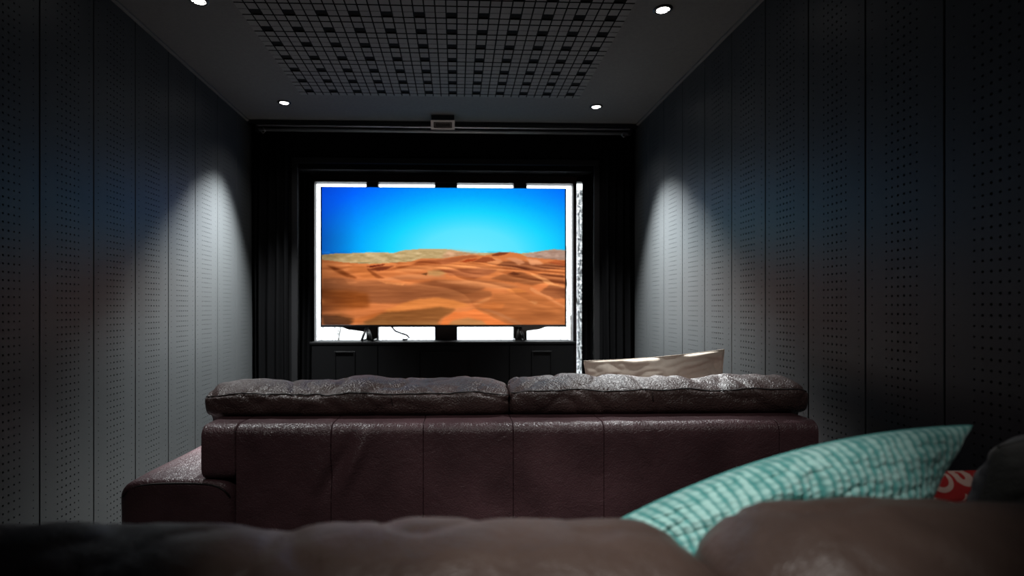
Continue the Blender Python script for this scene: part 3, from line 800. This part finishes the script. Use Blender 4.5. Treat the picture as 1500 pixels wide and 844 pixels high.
def sofa(yb, zt_, edges, wing, arm_l, arm_r, cushions, label, base_x, crest_fn, depth=.95, seed=1, cmat=None, endr=.065, wa=1.0):
    cmat = cmat or M_cushl
    root = empty('sofa', ((base_x[0] + base_x[1]) / 2, yb + .4, 0)); tag(root, label, 'sofa', None)
    # back: panels of leather with a rounded top edge, sewn side by side
    def fold(co):
        a = noise.noise(Vector((co.x * 3, co.z * 3, seed))) * .004
        for fx, fz, tilt, am in ((-.34, .60, .45, .020), (-.40, .58, .5, -.016), (.62, .66, -.6, .006), (-.46, .56, .35, .010)):
            u = (co.x - fx) - tilt * (co.z - fz); w_ = (co.z - fz)
            if co.y < yb + .03: a += am * math.exp(-(u / .022) ** 2 - (w_ / .085) ** 2)
        return Vector((0, -a, 0))
    for i in range(len(edges) - 1):
        prof = rounded_rect(yb, yb + .19, .10, zt_, .036)
        loft('back_panel', M_leather, root, prof, edges[i] + .0004, edges[i + 1] - .0004, .0045, nx=int(16 + (edges[i + 1] - edges[i]) * 50), disp=fold, centre=(yb + .09, zt_ / 2))
    if wing is not None:
        prof = rounded_rect(yb, yb + .19, wing[1], zt_, .036)
        loft('back_wing', M_leather, root, prof, wing[0], edges[0] - .0004, .014, nx=14, disp=fold)
    xs = [wing[0] + .02 if wing else edges[0] + .02]
    while xs[-1] < edges[-1] - .03: xs.append(xs[-1] + .03)
    seam_tube(root, 'top_stitching', [(x, yb + .006, zt_ - .022) for x in xs], .0011)
    # base, seat cushions, arms, feet
    loft('base', M_leather, root, rounded_rect(yb + .02, yb + depth - .03, .06, .30, .03), base_x[0] + .01, base_x[1] - .01, .02, nx=20)
    half = (cushions[0][1] if len(cushions) > 1 else (base_x[0] + base_x[1]) / 2)
    for a, b in ((base_x[0] + .012, half - .004), (half + .004, base_x[1] - .012)):
        loft('seat_cushion', M_cushl, root, rounded_rect(yb + .21, yb + depth, .305, .46, .05), a, b, .05, nx=30, disp=wrinkle(seed + a, .008, .004))
    def arm(x0, x1, z1):
        def sag(x):
            u = (x - x0) / (x1 - x0); return -.018 * (2 * u - 1) ** 4 + .006 * math.sin(u * 3.1)
        def dsp(co): return noise.noise(Vector((co.x * 5, co.y * 3, co.z * 5))) * .005
        ao = loft('arm', M_leather, root, rounded_rect(yb + .0, yb + depth - .02, .06, z1, .022), x0, x1, .05, nx=26, topfn=sag, disp=dsp, power=2.2, centre=(yb + depth / 2, z1 * .5))
        pts = [(x0 + .004 + (x1 - x0 - .008) * k / 24, yb + .002, z1 - .012 + sag(x0 + (x1 - x0) * k / 24) - .045 * (abs(2 * k / 24 - 1) ** 7)) for k in range(1, 24)]
        seam_tube(ao, 'welt', pts, .0028)
    if arm_l: arm(*arm_l)
    if arm_r: arm(*arm_r)
    for fx in (base_x[0] + .08, base_x[1] - .08):
        for fy in (yb + .08, yb + depth - .12):
            bx('foot', M_blackp, root, fx - .025, fx + .025, fy, fy + .05, 0, .062, bevel=.004)
    # back cushions: rear face, welt, then a top sloping up to the crest
    for ci, (a, b, zs, zc) in enumerate(cushions):
        y0 = yb + .125
        prof = dense([(y0 + .012, zt_ + .003), (y0 - .006, zt_ + .05), (y0 - .004, zs - .004), (y0 + .01, zs + .006), (y0 + .09, zc - .002), (y0 + .19, zc + .004), (y0 + .27, zc - .03), (y0 + .30, zc - .12), (y0 + .27, .50), (y0 + .20, .455), (y0 + .11, .47), (y0 + .09, zt_ - .02)], .010, 2)
        w = wrinkle(seed * 3 + ci * 5.3, .012 * wa, .010 * wa)
        def dsp(co, w=w, zs=zs):
            g_ = math.exp(-((co.z - zs) / .006) ** 2) if co.y < y0 + .03 else 0
            return w(co) * (0.35 + .65 * min(1, abs(co.z - zt_) / .06)) - g_ * .004
        o = loft('back_cushion', cmat, root, prof, a, b, endr, nx=150, disp=dsp, topfn=crest_fn, power=2.1, centre=(y0 + .13, zt_ + .02))
        # the welt follows the rear edge of the displaced cushion, so sample the mesh
        vs = o.data.vertices; n = len(prof); nr = len(vs) // n
        pts = []
        for i in range(2, nr - 2):
            best = min((vs[i * n + j] for j in range(n) if prof[j][0] < y0 + .05 and prof[j][1] > zt_ + .02), key=lambda v: abs((v.co.y - y0) - 0.0) * .3 + abs(v.co.z - (zs + crest_fn(v.co.x)*.8 - .010 * (max(0, 1 - min(v.co.x - a, b - v.co.x) / .1)) ** 2)))
            pts.append(best.co.copy() + Vector((0, -.0012, .0006)))
        sm = [sum((pts[max(0, min(len(pts) - 1, k + q))] for q in (-2, -1, 0, 1, 2)), Vector()) / 5 for k in range(len(pts))]
        seam_tube(o, 'welt', sm[::2], .0026)
        # short cross seam on the rear face
        xm = a + (b - a) * (.61 if ci == 0 else .46)
        seam_tube(o, 'cross_seam', [(xm + .002 * k, y0 - .010 + .001 * k, zs - .004 - .012 * k) for k in range(4)], .0012)
    return root

YB = 1.85
def X(px, Y): return at(px, 600, Y).x
front_edges = [X(345, YB), X(485, YB), X(620, YB), X(752, YB), X(885, YB), X(1142, YB), X(1200, YB)]
ztf = at(700, 621, YB).z
yc = YB + .125
sofa(YB, ztf, front_edges, (X(293, YB), at(300, 705, YB).z), (X(170, YB), X(344, YB), at(250, 706, YB).z), (X(1170, YB), 1.37, at(250, 706, YB).z),
     [(X(291, yc), X(749, yc), at(600, 577, yc).z, at(600, 556, yc + .15).z), (X(747, yc), X(1192, yc), at(900, 572, yc).z, at(900, 551, yc + .15).z)],
     'burgundy leather sofa seen whole from behind, facing the television', (X(345, YB), X(1200, YB)),
     lambda x: .004 * math.sin(x * 17 + 1) + .003 * math.sin(x * 31), seed=2)

# near sofa: crest heights follow the sagging cushion tops
YN = 0.36
ycn = YN + .125; yk = ycn + .16
ZN = at(700, 762, yk).z
ct = [(0, 762), (90, 764), (160, 773), (300, 777), (372, 782), (392, 784), (430, 777), (500, 771), (600, 764), (700, 759), (800, 756), (900, 757), (960, 757), (1000, 764), (1030, 775), (1060, 765), (1110, 750), (1160, 742), (1200, 738), (1300, 736), (1400, 739), (1500, 742)]
ctab = [(at(px, py, yk).x, at(px, py, yk).z - ZN) for px, py in ct]
gapx = at(1038, 800, yk).x
ne = [-.66, -.3, .0, gapx, gapx + .3, gapx + .6, 1.2]
sofa(YN, .70, ne, None, (-.86, -.665, .5), (1.205, 1.38, .5),
     [(-.80, gapx + .012, ZN - .063, ZN - .014), (gapx - .002, 1.28, ZN - .050, ZN - .006)],
     'dark leather sofa closest to the viewer, only its blurred cushion tops in view', (-.66, 1.2),
     lambda x: interp(x, ctab), seed=6, cmat=M_nearl, endr=.10, wa=.6)

# ------------------------------------------------------------------ pillows
def pillow(name, corners, T, mat, label, bow=.07, res=(90, 70), disp=None, seed=0, wr=.006, arch=0.0, pile=None, group='throw pillows'):
    """corners: top left, top right, bottom right, bottom left as room points"""
    TL, TR, BR, BL = [Vector(c) for c in corners]
    nrm = ((TR - TL).cross(BL - TL)).normalized()
    if nrm.y > 0: nrm = -nrm
    lu = ((TR - TL).length + (BR - BL).length) / 2; lv = ((BL - TL).length + (BR - TR).length) / 2
    ctr = (TL + TR + BR + BL) / 4
    root = empty(name, ctr); tag(root, label, 'pillow', group)
    nu, nv = res; bm = bmesh.new(); grids = []
    pl = bm.verts.layers.float.new('pile')
    for side in (1, -1):
        G = []
        for j in range(nv + 1):
            v = -1 + 2 * j / nv; row = []
            for i in range(nu + 1):
                u = -1 + 2 * i / nu
                if side == -1 and (i in (0, nu) or j in (0, nv)): row.append(grids[0][j][i]); continue
                uu = u * (1 - bow * (1 - v * v) * abs(u) ** 1.5); vv = v * (1 - bow * (1 - u * u) * abs(v) ** 1.5)
                a, b = (uu + 1) / 2, (vv + 1) / 2
                p_ = (TL * (1 - a) + TR * a) * (1 - b) + (BL * (1 - a) + BR * a) * b
                p_ = p_ + Vector((0, 0, arch * (1 - u * u) * (1 - v) / 2))
                h_ = max(0, (1 - u * u)) ** .5 * max(0, (1 - v * v)) ** .5; h_ = h_ ** .85
                w_ = noise.noise(Vector((u * 2.3 + seed, v * 2.3, side))) * wr * 1.6 + (abs(noise.noise(Vector((u * 3 + v * 2 + seed, v * 4 - u, side * 2)))) - .3) * wr * 2
                e_ = min(1, h_ * 2.5)
                q = T * h_ + w_ * e_
                if disp and side == 1: q += disp(u * lu / 2, v * lv / 2, u, v) * e_
                nv_ = bm.verts.new(p_ + nrm * side * q)
                if pile: nv_[pl] = pile(u * lu / 2, v * lv / 2, u, v)
                row.append(nv_)
            G.append(row)
        grids.append(G)
        for j in range(nv):
            for i in range(nu):
                f = (G[j][i], G[j][i + 1], G[j + 1][i + 1], G[j + 1][i])
                bm.faces.new(f if side == 1 else f[::-1])
    G = grids[0]
    edge = [G[0][i].co.copy() for i in range(0, nu + 1, 3)] + [G[j][nu].co.copy() for j in range(0, nv + 1, 3)] + [G[nv][i].co.copy() for i in range(nu, -1, -3)] + [G[j][0].co.copy() for j in range(nv, -1, -3)]
    bmesh.ops.recalc_face_normals(bm, faces=bm.faces[:])
    from_bm('cover', bm, mat, root, smooth=True)
    cl = [edge[0]]
    for e in edge[1:]:
        if (e - cl[-1]).length > .004: cl.append(e)
    bm = bmesh.new(); tube(bm, cl, .0022, 6); from_bm('seam', bm, mat, root, smooth=True)
    return root

def knit(x, y, u, v):
    # chenille rows: rounded ribs across, knobbly along, softly wavering
    wv = noise.noise(Vector((u * 2.2, v * 2.2, 4))) * .010
    s = math.sin(math.pi * (x + wv - y * .50) / .0150)
    rib = abs(s) ** .6
    k = .5 + .5 * math.sin(2 * math.pi * (y + .3 * wv) / .013 + (1.6 if int((x + wv - y * .50) / .0150 + 100) % 2 else 0))
    crease = -.016 * math.exp(-((y + .05 - .25 * (x - .12)) / .010) ** 2) * max(0, math.exp(-((x - .10) / .12) ** 2))
    crease += -.012 * math.exp(-((x - .09 - .5 * y) / .012) ** 2) * math.exp(-((y + .08) / .06) ** 2)
    return rib * (.0048 + .0014 * k) + crease + .0018 * noise.noise(Vector((x * 70, y * 70, 1)))
def knit_pile(x, y, u, v):
    wv = noise.noise(Vector((u * 2.2, v * 2.2, 4))) * .010
    t = (x + wv - y * .50) / .0150
    s = abs(math.sin(math.pi * t))
    k = .5 + .5 * math.sin(2 * math.pi * (y + .3 * wv) / .013 + (1.6 if int(t + 100) % 2 else 0))
    return min(1, s ** .8 * (.72 + .28 * k) + .45 * noise.noise(Vector((x * 60, y * 60, 7))) + .3 * noise.noise(Vector((x * 14, y * 14, 2))))
pillow('teal_pillow', [at(846, 796, .90), at(1424, 624, .96), at(1262, 960, .84), at(820, 1010, .83)], .085, M_teal,
       'big teal ribbed chenille pillow leaning over the gap between the near cushions', bow=.08, res=(420, 240), disp=knit, pile=knit_pile, seed=3, wr=.007, arch=.058)
pillow('red_pillow', [at(1310, 690, 1.25), at(1570, 682, 1.25), at(1570, 860, 1.22), at(1310, 860, 1.22)], .05, M_red,
       'red pillow printed with pale rings, peeping out between teal and grey pillows', bow=.05, seed=5, wr=.003)
pillow('grey_pillow', [at(1462, 655, .90), at(1720, 570, .94), at(1740, 900, .94), at(1372, 850, .90)], .07, M_greyf,
       'dark grey fleecy pillow at the right edge, against the near sofa back', bow=.05, seed=9, wr=.006)
pillow('beige_pillow', [at(855, 529, 2.44), at(1061, 512, 2.44), at(1064, 640, 2.44), at(858, 650, 2.44)], .055, M_linen,
       'crumpled beige linen pillow peeping over the back of the far sofa', bow=.05, seed=12, wr=.018)
